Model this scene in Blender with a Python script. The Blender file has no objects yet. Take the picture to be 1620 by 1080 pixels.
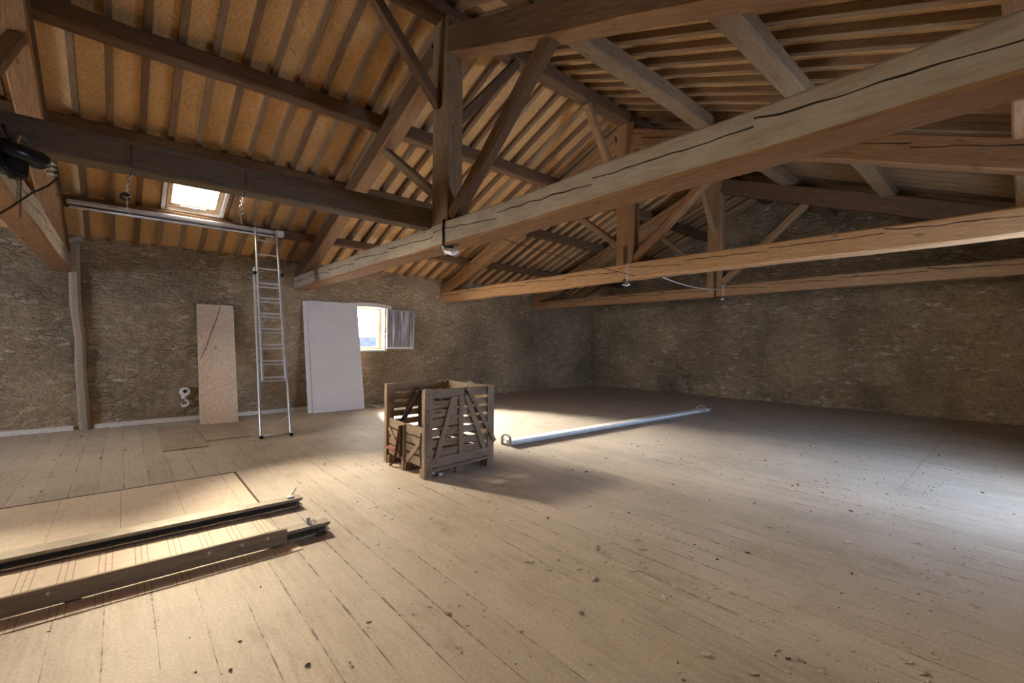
import bpy, bmesh, math, random
from mathutils import Vector, Matrix, noise
random.seed(7)
S = bpy.context.scene
COL = S.collection
R = math.radians

# ------------------------------------------------------------ camera, light, exposure
CAM = Vector((10.45, 0.0, 1.5))
yaw, pitch, roll = 0.71619, 0.004796, 0.0081
fw = Vector((-math.cos(yaw)*math.cos(pitch), math.sin(yaw)*math.cos(pitch), math.sin(pitch)))
rt = fw.cross(Vector((0, 0, 1))).normalized(); up = rt.cross(fw)
rt, up = rt*math.cos(roll)+up*math.sin(roll), -rt*math.sin(roll)+up*math.cos(roll)
cd = bpy.data.cameras.new('camera'); cam = bpy.data.objects.new('camera', cd); COL.objects.link(cam)
m = Matrix((rt, up, -fw)).transposed().to_4x4(); m.translation = CAM
cam.matrix_world = m
cd.sensor_width = 36.0; cd.lens = 36.0*708.2/1620.0; cd.clip_start = 0.05; cd.clip_end = 200
S.camera = cam
S.view_settings.view_transform = 'Standard'; S.view_settings.look = 'None'
S.view_settings.gamma = 1.0; S.view_settings.use_curve_mapping = False
S.view_settings.exposure = 0.58
S.cycles.max_bounces = 10; S.cycles.diffuse_bounces = 7; S.cycles.glossy_bounces = 4
S.cycles.sample_clamp_indirect = 6.0
try:
    S.cycles.use_denoising = True
except Exception:
    pass
# hazy bright sky
W = bpy.data.worlds.new('sky'); S.world = W; W.use_nodes = True
wn = W.node_tree; bg = wn.nodes['Background']
SUN_DIR = Vector((0.82, 0.17, -0.50)).normalized()      # where the sunlight travels
tc = wn.nodes.new('ShaderNodeTexCoord'); dp = wn.nodes.new('ShaderNodeVectorMath'); dp.operation = 'DOT_PRODUCT'
dp.inputs[1].default_value = -SUN_DIR
mr = wn.nodes.new('ShaderNodeMapRange'); mr.inputs['From Min'].default_value = -1.0
ramp = wn.nodes.new('ShaderNodeValToRGB')
wn.links.new(tc.outputs['Generated'], dp.inputs[0]); wn.links.new(dp.outputs['Value'], mr.inputs['Value']); wn.links.new(mr.outputs[0], ramp.inputs['Fac'])
ce = ramp.color_ramp.elements            # blue away from the sun, white haze around it
ce[0].position = 0.30; ce[0].color = (0.47, 0.65, 1.0, 1)
ce[1].position = 0.80; ce[1].color = (1.0, 0.93, 0.84, 1)
wn.links.new(ramp.outputs['Color'], bg.inputs['Color']); bg.inputs['Strength'].default_value = 40.0

def sun_lamp(name, d, strength, angle, color):
    l = bpy.data.lights.new(name, 'SUN'); l.energy = strength; l.angle = R(angle); l.color = color
    o = bpy.data.objects.new(name, l); COL.objects.link(o)
    o.rotation_euler = Vector(d).to_track_quat('-Z', 'Y').to_euler(); o.location = (-8, -2, 9)
    return o
sun_lamp('hazy_sun', SUN_DIR, 280.0, 40.0, (1.0, 0.91, 0.79))

def portal(name, loc, d, w, h, energy=0.0, color=(1, 1, 1)):
    l = bpy.data.lights.new(name, 'AREA'); l.shape = 'RECTANGLE'; l.size = w; l.size_y = h
    o = bpy.data.objects.new(name, l); COL.objects.link(o)
    o.location = loc; o.rotation_euler = Vector(d).to_track_quat('-Z', 'Z' if abs(d[2]) < .5 else 'Y').to_euler()
    l.energy = energy; l.color = color
    l.cycles.is_portal = True
    return o
SL = 0.395                                  # roof slope
portal('skylight_daylight', (1.72, 0.87, 4.05), (0.37, 0, -0.93), 0.9, 1.0)
portal('window_daylight', (-0.46, 4.48, 1.82), (1, 0, 0), 0.9, 1.1)
portal('right_window_daylight', (12.2, 6.4, 1.5), (-1, 0, 0), 1.6, 1.3)
portal('added_rear_daylight', (4.4, -7.45, 1.7), (0, 1, 0), 2.2, 1.5)  # serves the rear window added as fill
portal('added_skylight_daylight', (2.05, -1.85, 4.25), (0.37, 0, -0.93), .75, .95)  # serves the added skylight that lights the foreground

# ------------------------------------------------------------ helpers
def link(o, parent=None):
    COL.objects.link(o)
    if parent is not None: o.parent = parent
    return o
def tag(o, label=None, cat=None, group=None, kind=None):
    if label: o['label'] = label
    if cat: o['category'] = cat
    if group: o['group'] = group
    if kind: o['kind'] = kind
    return o
def thing(name, loc, label, cat, group=None, rz=0):
    o = bpy.data.objects.new(name, None); o.empty_display_size = .1
    o.location = loc; o.rotation_euler = (0, 0, rz); COL.objects.link(o)
    return tag(o, label, cat, group)
def mesh_obj(name, bm, mat, parent=None, M=None, smooth=False):
    bmesh.ops.recalc_face_normals(bm, faces=bm.faces)
    me = bpy.data.meshes.new(name); bm.to_mesh(me); bm.free()
    if smooth:
        for p in me.polygons: p.use_smooth = True
    if mat: me.materials.append(mat)
    o = bpy.data.objects.new(name, me); link(o, parent)
    if M is not None:
        o.matrix_basis = (parent.matrix_basis.inverted() @ M) if parent is not None else M
    elif parent is not None:
        o.matrix_basis = parent.matrix_basis.inverted()
    return o
def add_box(bm, lo, hi, bev=0.0, M=None):
    lo = Vector(lo); hi = Vector(hi)
    r = bmesh.ops.create_cube(bm, size=1)
    vs = r['verts']
    for v in vs:
        v.co = Vector(((lo[i]+hi[i])/2 + v.co[i]*(hi[i]-lo[i]) for i in range(3)))
    if bev > 0:
        es = list({e for v in vs for e in v.link_edges})
        rr = bmesh.ops.bevel(bm, geom=es, offset=bev, segments=1, affect='EDGES', profile=.5)
        vs = list({v for f in rr['faces'] for v in f.verts} | {v for v in vs if v.is_valid})
    if M is not None:
        for v in vs: v.co = M @ v.co
    return vs
def axisM(p0, p1, upv=(0, 0, 1), roll=0.0):
    p0 = Vector(p0); p1 = Vector(p1); x = (p1-p0); L = x.length; x.normalize()
    u = Vector(upv)
    if abs(x.dot(u)) > .98: u = Vector((0, 1, 0))
    y = u.cross(x).normalized(); z = x.cross(y)
    M = Matrix((x, y, z)).transposed().to_4x4()
    if roll: M = M @ Matrix.Rotation(roll, 4, 'X')
    M.translation = p0
    return M, L
def timber_bm(L, w, h, wob=.012, seg=.35, cham=.012, seed=0, taper=0.0):
    """timber along +x from 0..L, width w in y, height h in z, centred; hewn wobble"""
    bm = bmesh.new(); n = max(2, int(L/seg)); rings = []
    c = min(cham, w*.25, h*.25)
    for i in range(n+1):
        x = L*i/n
        k = 1 - taper*i/n
        oy = noise.noise(Vector((x*.7, seed*3.1, 1.3)))*wob; oz = noise.noise(Vector((x*.7, seed*3.1, 7.7)))*wob
        sw = 1+noise.noise(Vector((x*1.1, seed, 3)))*wob*1.5; sh = 1+noise.noise(Vector((x*1.1, seed, 9)))*wob*1.5
        a, b = w/2*k*sw, h/2*k*sh
        pts = [(-a+c, -b), (a-c, -b), (a, -b+c), (a, b-c), (a-c, b), (-a+c, b), (-a, b-c), (-a, -b+c)]
        ring = []
        for j, (py, pz) in enumerate(pts):
            q = noise.noise(Vector((x*2.3, j*1.7, seed)))*wob*.35
            ring.append(bm.verts.new((x, py+oy+q, pz+oz+q)))
        rings.append(ring)
    for i in range(n):
        for j in range(8):
            bm.faces.new((rings[i][j], rings[i][(j+1) % 8], rings[i+1][(j+1) % 8], rings[i+1][j]))
    bm.faces.new(rings[0]); bm.faces.new(rings[-1][::-1])
    return bm
SEED = [0]
def timber(name, p0, p1, w, h, mat, parent=None, upv=(0, 0, 1), wob=.012, roll=0, seg=.35, cham=.012, taper=0, under=None):
    SEED[0] += 1
    M, L = axisM(p0, p1, upv, roll)
    o = mesh_obj(name, timber_bm(L, w, h, wob, seg, cham, SEED[0], taper), mat, parent, M)
    if under:                       # own underside tone: dust-free wood, warmed to paint in floor bounce
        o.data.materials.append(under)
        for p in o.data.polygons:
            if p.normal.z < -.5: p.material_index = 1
    return o
def board(name, p0, p1, w, h, mat, parent=None, upv=(0, 0, 1), wob=.002, roll=0):
    return timber(name, p0, p1, w, h, mat, parent, upv, wob, roll, .3, .003)
def add_board(bm, p0, p1, w, h, upv=(0, 0, 1), bev=.002):
    M, L = axisM(p0, p1, upv)
    add_box(bm, (0, -w/2, -h/2), (L, w/2, h/2), bev, M)
def add_tube(bm, pts, r, seg=8, cap=True, flat=1.0):
    pts = [Vector(p) for p in pts]; rings = []
    n = len(pts); prevy = None
    for i, p in enumerate(pts):
        t = (pts[min(i+1, n-1)]-pts[max(i-1, 0)]).normalized()
        ref = prevy if prevy is not None else (Vector((0, 0, 1)) if abs(t.z) < .9 else Vector((1, 0, 0)))
        y = (ref - t*ref.dot(t)).normalized(); prevy = y
        z = t.cross(y)
        rr = r[i] if isinstance(r, (list, tuple)) else r
        rings.append([bm.verts.new(p + y*math.cos(a)*rr*flat + z*math.sin(a)*rr) for a in (2*math.pi*k/seg for k in range(seg))])
    for i in range(n-1):
        for j in range(seg):
            bm.faces.new((rings[i][j], rings[i][(j+1) % seg], rings[i+1][(j+1) % seg], rings[i+1][j]))
    if cap:
        bm.faces.new(rings[0][::-1]); bm.faces.new(rings[-1])
def tube(name, pts, r, mat, parent=None, seg=8, flat=1.0):
    bm = bmesh.new(); add_tube(bm, pts, r, seg, True, flat)
    return mesh_obj(name, bm, mat, parent, smooth=True)
def arc(c, r, a0, a1, n, ax1, ax2):
    c = Vector(c); ax1 = Vector(ax1); ax2 = Vector(ax2)
    return [c + ax1*math.cos(R(a0+(a1-a0)*i/n))*r + ax2*math.sin(R(a0+(a1-a0)*i/n))*r for i in range(n+1)]
def add_torus(bm, c, r, rr, ax1, ax2, n=14, seg=6, sx_=1.0):
    pts = [Vector(c) + Vector(ax1)*math.cos(2*math.pi*i/n)*r*sx_ + Vector(ax2)*math.sin(2*math.pi*i/n)*r for i in range(n+1)]
    add_tube(bm, pts, rr, seg, False)
def sag(p0, p1, d, n=14):
    p0 = Vector(p0); p1 = Vector(p1)
    return [p0.lerp(p1, i/n) - Vector((0, 0, d*4*(i/n)*(1-i/n))) for i in range(n+1)]

# ------------------------------------------------------------ materials
class NT:
    def __init__(s, name):
        s.m = bpy.data.materials.new(name); s.m.use_nodes = True
        s.t = s.m.node_tree; s.b = s.t.nodes['Principled BSDF']
        s.b.inputs['Specular IOR Level'].default_value = .25
    def n(s, typ, **kw):
        o = s.t.nodes.new(typ)
        for k, v in kw.items(): setattr(o, k, v)
        return o
    def l(s, a, b): s.t.links.new(a, b)
    def coord(s, kind='Object', scale=(1, 1, 1), rot=(0, 0, 0), loc=(0, 0, 0), rand=False):
        c = s.n('ShaderNodeTexCoord'); mp = s.n('ShaderNodeMapping')
        mp.inputs['Scale'].default_value = scale; mp.inputs['Rotation'].default_value = rot; mp.inputs['Location'].default_value = loc
        out = c.outputs[kind]
        if rand:
            oi = s.n('ShaderNodeObjectInfo'); mu = s.n('ShaderNodeVectorMath', operation='MULTIPLY_ADD')
            cb = s.n('ShaderNodeCombineXYZ')
            for i in range(3): s.l(oi.outputs['Random'], cb.inputs[i])
            mu.inputs[1].default_value = (37, 53, 71); s.l(cb.outputs[0], mu.inputs[0]); s.l(out, mu.inputs[2]); out = mu.outputs[0]
        s.l(out, mp.inputs['Vector']); return mp.outputs[0]
    def noise(s, vec, scale=5, detail=5, rough=.55, dist=0.0):
        o = s.n('ShaderNodeTexNoise'); s.l(vec, o.inputs['Vector'])
        o.inputs['Scale'].default_value = scale; o.inputs['Detail'].default_value = detail
        o.inputs['Roughness'].default_value = rough; o.inputs['Distortion'].default_value = dist
        return o.outputs['Fac']
    def vor(s, vec, scale=5, feature='F1', out='Distance', rnd=1.0):
        o = s.n('ShaderNodeTexVoronoi', feature=feature); s.l(vec, o.inputs['Vector'])
        o.inputs['Scale'].default_value = scale; o.inputs['Randomness'].default_value = rnd
        return o.outputs[out]
    def ramp(s, fac, stops):
        o = s.n('ShaderNodeValToRGB'); s.l(fac, o.inputs['Fac']); e = o.color_ramp.elements
        while len(e) < len(stops): e.new(.5)
        for i, (p, c) in enumerate(stops):
            e[i].position = p; e[i].color = (c, c, c, 1) if not isinstance(c, tuple) else (*c, 1)
        return o.outputs['Color']
    def mix(s, fac, a, b, mode='MIX'):
        o = s.n('ShaderNodeMix', data_type='RGBA', blend_type=mode)
        for i, v in ((0, fac), (6, a), (7, b)):
            if isinstance(v, (int, float)): o.inputs[i].default_value = v if i == 0 else (v, v, v, 1)
            elif isinstance(v, tuple): o.inputs[i].default_value = (*v, 1)
            else: s.l(v, o.inputs[i])
        return o.outputs[2]
    def math(s, op, a, b=None, c=None):
        o = s.n('ShaderNodeMath', operation=op)
        for i, v in enumerate((a, b, c)):
            if v is None: continue
            if isinstance(v, (int, float)): o.inputs[i].default_value = v
            else: s.l(v, o.inputs[i])
        return o.outputs[0]
    def bump(s, h, strength=.4, dist=.02):
        o = s.n('ShaderNodeBump'); s.l(h, o.inputs['Height'])
        o.inputs['Strength'].default_value = strength; o.inputs['Distance'].default_value = dist
        s.l(o.outputs[0], s.b.inputs['Normal'])
    def fin(s, col, rough=.8, metal=0.0):
        if isinstance(col, tuple): s.b.inputs['Base Color'].default_value = (*col, 1)
        else: s.l(col, s.b.inputs['Base Color'])
        if isinstance(rough, (int, float)): s.b.inputs['Roughness'].default_value = rough
        else: s.l(rough, s.b.inputs['Roughness'])
        s.b.inputs['Metallic'].default_value = metal
        return s.m

def wood(name, dark, mid, light, grain=1.0, crack=False, knots=True, bump=.5, dust=None, crack_z=0.0):
    t = NT(name)
    v = t.coord('Object', (1.2, 14, 14), rand=not crack)
    g = t.noise(v, 3*grain, 6, .65, .6)
    fine = t.noise(t.coord('Object', (6, 90, 90), rand=True), 2, 3, .6)
    big = t.noise(t.coord('Object', (.8, 2.5, 2.5), rand=True), 1.6, 3, .5)
    c = t.ramp(g, [(.25, dark), (.5, mid), (.8, light)])
    c = t.mix(t.math('MULTIPLY', big, .45), c, mid, 'MIX')
    c = t.mix(.55, c, t.ramp(fine, [(.3, .55), (.7, 1.15)]), 'MULTIPLY')
    if dust:
        du = t.ramp(t.noise(t.coord('Object', (1.3, 3, 3), rand=True), 2.2, 5, .6), [(.35, 0.0), (.62, 1.0)])
        c = t.mix(t.math('MULTIPLY', du, .55), c, dust)
    if knots:
        kv = t.vor(t.coord('Object', (1.0, 3.6, 3.6), rand=True), 1.7)
        km = t.ramp(kv, [(.055, 1.0), (.12, 0.0)])
        c = t.mix(t.math('MULTIPLY', km, .7), c, tuple(x*.45 for x in dark))
    h = t.math('ADD', g, t.math('MULTIPLY', fine, .5))
    if crack:
        cc = t.n('ShaderNodeTexCoord'); sp = t.n('ShaderNodeSeparateXYZ'); t.l(cc.outputs['Object'], sp.inputs[0])
        xx = t.coord('Object', (1, 0, 0))
        n1 = t.noise(xx, .9, 3, .6); n2 = t.noise(xx, 2.3, 1, .5)
        zz = t.math('ADD', t.math('MULTIPLY', t.math('SUBTRACT', n1, .5), .16), crack_z)
        sawt = t.math('MULTIPLY', t.math('SUBTRACT', t.math('FRACT', t.math('MULTIPLY', sp.outputs['X'], .83)), .5), -.05)
        zz = t.math('ADD', zz, sawt)
        d = t.math('ABSOLUTE', t.math('SUBTRACT', sp.outputs['Z'], zz))
        wd = t.math('MULTIPLY', n2, .012)
        cm = t.math('LESS_THAN', d, t.math('SUBTRACT', wd, .001))
        c = t.mix(cm, c, tuple(x*.12 for x in dark))
        h = t.math('SUBTRACT', h, t.math('MULTIPLY', cm, 2.0))
    t.bump(h, bump, .012)
    return t.fin(c, .85)

OLD = wood('old_dark_oak', (.065, .033, .015), (.14, .075, .036), (.24, .135, .068))
RAILW = wood('dusty_rail_board', (.22, .165, .11), (.34, .27, .19), (.44, .36, .27), knots=False)
OLDGREY = wood('old_grey_oak', (.09, .066, .045), (.15, .112, .076), (.22, .17, .12))
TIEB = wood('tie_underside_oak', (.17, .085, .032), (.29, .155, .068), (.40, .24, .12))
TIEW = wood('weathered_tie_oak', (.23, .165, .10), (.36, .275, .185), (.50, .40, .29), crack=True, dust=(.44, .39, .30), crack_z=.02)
FIR = wood('pale_fir', (.34, .175, .07), (.50, .285, .13), (.64, .41, .21), crack=True, crack_z=.05)
FIR2 = wood('brown_fir', (.19, .095, .038), (.31, .17, .075), (.42, .255, .125), crack=True, crack_z=.04)
POSTW = wood('post_oak', (.12, .065, .028), (.22, .13, .062), (.33, .215, .115), dust=(.26, .175, .10))
RAFT = [wood('rafter_brown', (.12, .065, .03), (.20, .115, .055), (.29, .175, .09), knots=False),
        wood('rafter_pale', (.26, .165, .085), (.36, .24, .13), (.45, .32, .185), knots=False),
        wood('rafter_mid', (.17, .10, .05), (.26, .16, .082), (.35, .225, .125), knots=False)]
CRATE = wood('weathered_crate_wood', (.12, .078, .045), (.235, .165, .105), (.37, .28, .19), dust=(.36, .29, .21))
PALE = wood('pale_board', (.50, .37, .25), (.62, .48, .34), (.70, .57, .43), knots=True, bump=.15, dust=(.62, .55, .44))
WHITEWOOD = wood('dusty_white_wood', (.55, .53, .49), (.68, .66, .62), (.78, .77, .74), knots=False, bump=.2)
FRAMEW = wood('window_pine', (.50, .36, .22), (.62, .47, .31), (.72, .58, .42), knots=False, bump=.2)

def osb(name, a, b, c_, scale=1.0):
    t = NT(name)
    v0 = t.coord('Object', (1, 1, 1))
    wob = t.n('ShaderNodeTexNoise'); t.l(v0, wob.inputs['Vector']); wob.inputs['Scale'].default_value = 4*scale; wob.inputs['Detail'].default_value = 2
    mv = t.n('ShaderNodeVectorMath', operation='MULTIPLY_ADD'); t.l(wob.outputs['Color'], mv.inputs[0]); mv.inputs[1].default_value = (.30/scale,)*3; t.l(v0, mv.inputs[2])
    def flk(rot, sc):
        mp = t.n('ShaderNodeMapping'); t.l(mv.outputs[0], mp.inputs['Vector']); mp.inputs['Rotation'].default_value = (0, 0, rot); mp.inputs['Scale'].default_value = sc
        return mp.outputs[0]
    f1 = t.noise(flk(.4, (11*scale, 55*scale, 30*scale)), 1.0, 3, .7, .5)
    f2 = t.noise(flk(1.7, (11*scale, 60*scale, 30*scale)), 1.0, 3, .7, .8)
    mx = t.math('MULTIPLY', t.math('ADD', f1, f2), .5)
    c = t.ramp(mx, [(.36, a), (.48, b), (.62, c_)])
    dk = t.ramp(f1, [(.27, 1.0), (.34, 0.0)])
    c = t.mix(t.math('MULTIPLY', dk, .6), c, tuple(x*.45 for x in a))
    st = t.ramp(t.noise(v0, .9, 4, .6), [(.35, .82), (.65, 1.08)])
    c = t.mix(1.0, c, st, 'MULTIPLY')
    t.bump(mx, .25, .004)
    return t.fin(c, .7)
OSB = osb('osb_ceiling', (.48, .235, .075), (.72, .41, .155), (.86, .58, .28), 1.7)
OSBD = osb('osb_ceiling_shaded', (.34, .18, .07), (.50, .30, .135), (.62, .41, .21), 1.5)  # darker copy of the ceiling OSB, painting in the right slope's shade
OSBP = osb('osb_panel', (.54, .38, .23), (.72, .54, .36), (.84, .68, .50), .8)
OSBG = osb('osb_dusty', (.27, .20, .15), (.38, .30, .235), (.47, .39, .31), .8)

def stone(name, tint=1.0, c0=.36, lt=.98):
    t = NT(name)
    base = t.n('ShaderNodeTexCoord'); 
    nz = t.n('ShaderNodeTexNoise'); t.l(base.outputs['Object'], nz.inputs['Vector']); nz.inputs['Scale'].default_value = 3.0; nz.inputs['Detail'].default_value = 3
    mv = t.n('ShaderNodeVectorMath', operation='MULTIPLY_ADD'); t.l(nz.outputs['Color'], mv.inputs[0]); mv.inputs[1].default_value = (.22, .22, .13); t.l(base.outputs['Object'], mv.inputs[2])
    mp = t.n('ShaderNodeMapping'); t.l(mv.outputs[0], mp.inputs['Vector']); mp.inputs['Scale'].default_value = (6.0, 6.0, 15)
    edge = t.vor(mp.outputs[0], 1.0, 'DISTANCE_TO_EDGE'); cell = t.vor(mp.outputs[0], 1.0, 'F1', 'Color')
    sepc = t.n('ShaderNodeSeparateColor'); t.l(cell, sepc.inputs[0])
    st = t.ramp(sepc.outputs[0], [(.0, (.22*tint, .15*tint, .08*tint)), (.45, (.29*tint, .205*tint, .12*tint)), (.85, (.33*tint, .25*tint, .155*tint)), (lt, (.42*tint, .345*tint, .24*tint))])
    mortar = t.ramp(t.noise(base.outputs['Object'], 9, 6, .7), [(.3, (.19*tint, .135*tint, .075*tint)), (.7, (.31*tint, .23*tint, .14*tint))])
    # plaster smears cover many stones
    cover = t.ramp(t.noise(base.outputs['Object'], 1.7, 7, .72), [(c0, 0.0), (c0+.2, .92)])
    em = t.ramp(edge, [(.02, 1.0), (.16, 0.0)])
    msk = t.math('MAXIMUM', em, cover)
    c = t.mix(msk, st, mortar)
    big = t.ramp(t.noise(base.outputs['Object'], .55, 5, .6), [(.33, .52), (.5, .92), (.68, 1.25)])
    c = t.mix(1.0, c, big, 'MULTIPLY')
    fine = t.ramp(t.noise(base.outputs['Object'], 38, 4, .7), [(.3, .50), (.7, 1.35)])
    c = t.mix(.9, c, fine, 'MULTIPLY')
    h = t.math('ADD', t.math('MULTIPLY', t.ramp(edge, [(0, 0.0), (.22, 1.0)]), t.math('SUBTRACT', 1.0, t.math('MULTIPLY', cover, .8))), t.math('MULTIPLY', t.noise(base.outputs['Object'], 22, 6, .7), 1.1))
    t.bump(h, .9, .035)
    return t.fin(c, .95)
STONE = stone('rubble_stone', 1.65, .39, .97); STONEB = stone('rubble_stone_gable', 1.6, .42, .94)

def floor_mat():
    t = NT('dusty_floor_boards')
    cc = t.n('ShaderNodeTexCoord'); sp = t.n('ShaderNodeSeparateXYZ'); t.l(cc.outputs['Object'], sp.inputs[0])
    X, Y = sp.outputs['X'], sp.outputs['Y']
    zone = t.math('ADD', t.math('GREATER_THAN', X, 4.47), t.math('GREATER_THAN', X, 9.57))
    yy = t.math('ADD', t.math('ADD', Y, .18), t.math('MULTIPLY', zone, .087))
    wv = t.math('MULTIPLY', t.math('SUBTRACT', t.noise(cc.outputs['Object'], .6, 1), .5), .03)
    q = t.math('DIVIDE', t.math('ADD', yy, wv), .205)
    fr = t.math('FRACT', q); idx = t.math('FLOOR', q)
    d = t.math('MINIMUM', fr, t.math('SUBTRACT', 1.0, fr))
    gn = t.noise(cc.outputs['Object'], 1.3, 3, .6)
    gw = t.math('MULTIPLY', t.math('MAXIMUM', t.math('SUBTRACT', gn, .38), .02), .13)
    line = t.math('LESS_THAN', d, gw)
    ln2 = t.ramp(t.noise(cc.outputs['Object'], 14, 3, .6), [(.42, .15), (.58, .85)])
    lm = t.math('MULTIPLY', line, ln2)
    # butt seams
    def seam(x0, w, th):
        a = t.math('ABSOLUTE', t.math('SUBTRACT', X, t.math('ADD', x0, t.math('MULTIPLY', t.math('SUBTRACT', t.noise(cc.outputs['Object'], 2.5, 1), .5), w))))
        return t.math('MULTIPLY', t.math('LESS_THAN', a, th), ln2)
    lm = t.math('MAXIMUM', lm, seam(4.47, .04, .010)); lm = t.math('MAXIMUM', lm, t.math('MULTIPLY', seam(9.57, .05, .006), t.math('MULTIPLY', t.math('GREATER_THAN', Y, 6.3), .8)))
    wn_ = t.n('ShaderNodeTexWhiteNoise', noise_dimensions='2D'); cb = t.n('ShaderNodeCombineXYZ')
    t.l(idx, cb.inputs[0]); t.l(zone, cb.inputs[1]); t.l(cb.outputs[0], wn_.inputs['Vector'])
    pv = t.ramp(wn_.outputs['Value'], [(0, .90), (1, 1.06)])
    g = t.noise(t.coord('Object', (1.5, 16, 1)), 2.0, 5, .6, .4)
    c = t.ramp(g, [(.25, (.36, .305, .235)), (.55, (.46, .40, .315)), (.8, (.53, .47, .385))])
    dust = t.ramp(t.noise(cc.outputs['Object'], 1.1, 7, .68), [(.38, 0.0), (.66, .8)])
    c = t.mix(dust, c, (.55, .49, .405))
    c = t.mix(.8, c, pv, 'MULTIPLY')
    fine = t.ramp(t.noise(cc.outputs['Object'], 60, 3, .7), [(.3, .74), (.7, 1.14)])
    c = t.mix(.7, c, fine, 'MULTIPLY')
    spk = t.ramp(t.noise(cc.outputs['Object'], 26, 2, .5), [(.70, 0.0), (.76, .6)])
    zone_d = t.ramp(t.noise(cc.outputs['Object'], .8, 3, .6), [(.48, 0.0), (.62, 1.0)])
    c = t.mix(t.math('MULTIPLY', spk, zone_d), c, (.10, .075, .05))
    stn = t.ramp(t.noise(t.coord('Object', (1, 1.6, 1), loc=(3, 5, 0)), .9, 6, .7), [(.60, 0.0), (.72, .5)])
    c = t.mix(stn, c, (.23, .19, .14))
    c = t.mix(t.math('MULTIPLY', lm, .8), c, (.07, .05, .033))
    t.bump(t.math('SUBTRACT', t.math('MULTIPLY', t.noise(cc.outputs['Object'], 9, 6, .7), .5), t.math('MULTIPLY', lm, .6)), .35, .01)
    return t.fin(c, .62)
FLOOR = floor_mat()

def plain(name, c, rough=.5, metal=0.0, var=.12, sc=8):
    t = NT(name)
    n = t.ramp(t.noise(t.coord('Object'), sc, 5, .6), [(.3, 1-var), (.7, 1+var*.5)])
    return t.fin(t.mix(1.0, c, n, 'MULTIPLY'), rough, metal)
ALU = plain('brushed_aluminium', (.72, .74, .77), .35, .75)
ALUD = plain('dull_aluminium', (.42, .39, .33), .45, .55)
RAILM = plain('dusty_rail_metal', (.30, .265, .205), .5, .25, .2, 12)
STEEL = plain('bright_steel', (.75, .75, .74), .25, .9)
IRON = plain('rusty_iron', (.07, .045, .032), .7, .3)
BLACK = plain('black_plastic', (.012, .012, .014), .22, 0)
WHITE = plain('white_paint', (.78, .77, .74), .5)
PANELW = plain('insulation_panel_facing', (.84, .78, .72), .6, 0, .05, 3)
PANELC = plain('insulation_panel_core', (.76, .69, .62), .8)
REDS = plain('faded_red_strap', (.17, .06, .042), .8)
BROWNS = plain('brown_webbing', (.16, .10, .065), .85)
DARKROPE = plain('dark_cloth', (.055, .038, .028), .9)
CABLEB = plain('brown_cable', (.045, .028, .016), .5)
CABLEW = plain('white_cable', (.68, .60, .50), .6)
CREAM = plain('cream_painted_steel', (.90, .86, .76), .45)
POSTG = wood('grey_wall_post', (.24, .18, .12), (.40, .31, .21), (.52, .42, .31))
PLASTER = plain('lime_edge', (.72, .66, .56), .9, 0, .2, 20)
TILE = plain('distant_roof_tiles', (.012, .014, .018), .9, 0, .4, 3)
TILE.node_tree.nodes['Principled BSDF'].inputs['Specular IOR Level'].default_value = 0.0
def glass():
    t = NT('window_glass')
    t.b.inputs['Transmission Weight'].default_value = 1.0; t.b.inputs['IOR'].default_value = 1.0
    return t.fin((.97, .98, 1.0), 0.0)
def clear_glass(nm='clear_pane', c=(.95, .97, .98)):
    m_ = bpy.data.materials.new(nm); m_.use_nodes = True; t = m_.node_tree
    for n_ in list(t.nodes): t.nodes.remove(n_)
    out = t.nodes.new('ShaderNodeOutputMaterial'); tr = t.nodes.new('ShaderNodeBsdfTransparent'); gl = t.nodes.new('ShaderNodeBsdfGlossy')
    mx = t.nodes.new('ShaderNodeMixShader'); fr = t.nodes.new('ShaderNodeFresnel'); fr.inputs['IOR'].default_value = 1.2
    tr.inputs['Color'].default_value = (*c, 1); gl.inputs['Roughness'].default_value = .02
    t.links.new(fr.outputs[0], mx.inputs[0]); t.links.new(tr.outputs[0], mx.inputs[1]); t.links.new(gl.outputs[0], mx.inputs[2]); t.links.new(mx.outputs[0], out.inputs[0])
    return m_
GLASS = clear_glass('dusty_skylight_pane', (.66, .63, .58))
def streaky():
    t = NT('streaky_grey_pane')
    n1 = t.noise(t.coord('Object', (9, 9, .8)), 1.6, 4, .6, .3)
    c = t.ramp(n1, [(.35, (.14, .13, .12)), (.52, (.34, .32, .30)), (.68, (.72, .70, .66))])
    return t.fin(c, .35)
STREAK = streaky()

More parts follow.
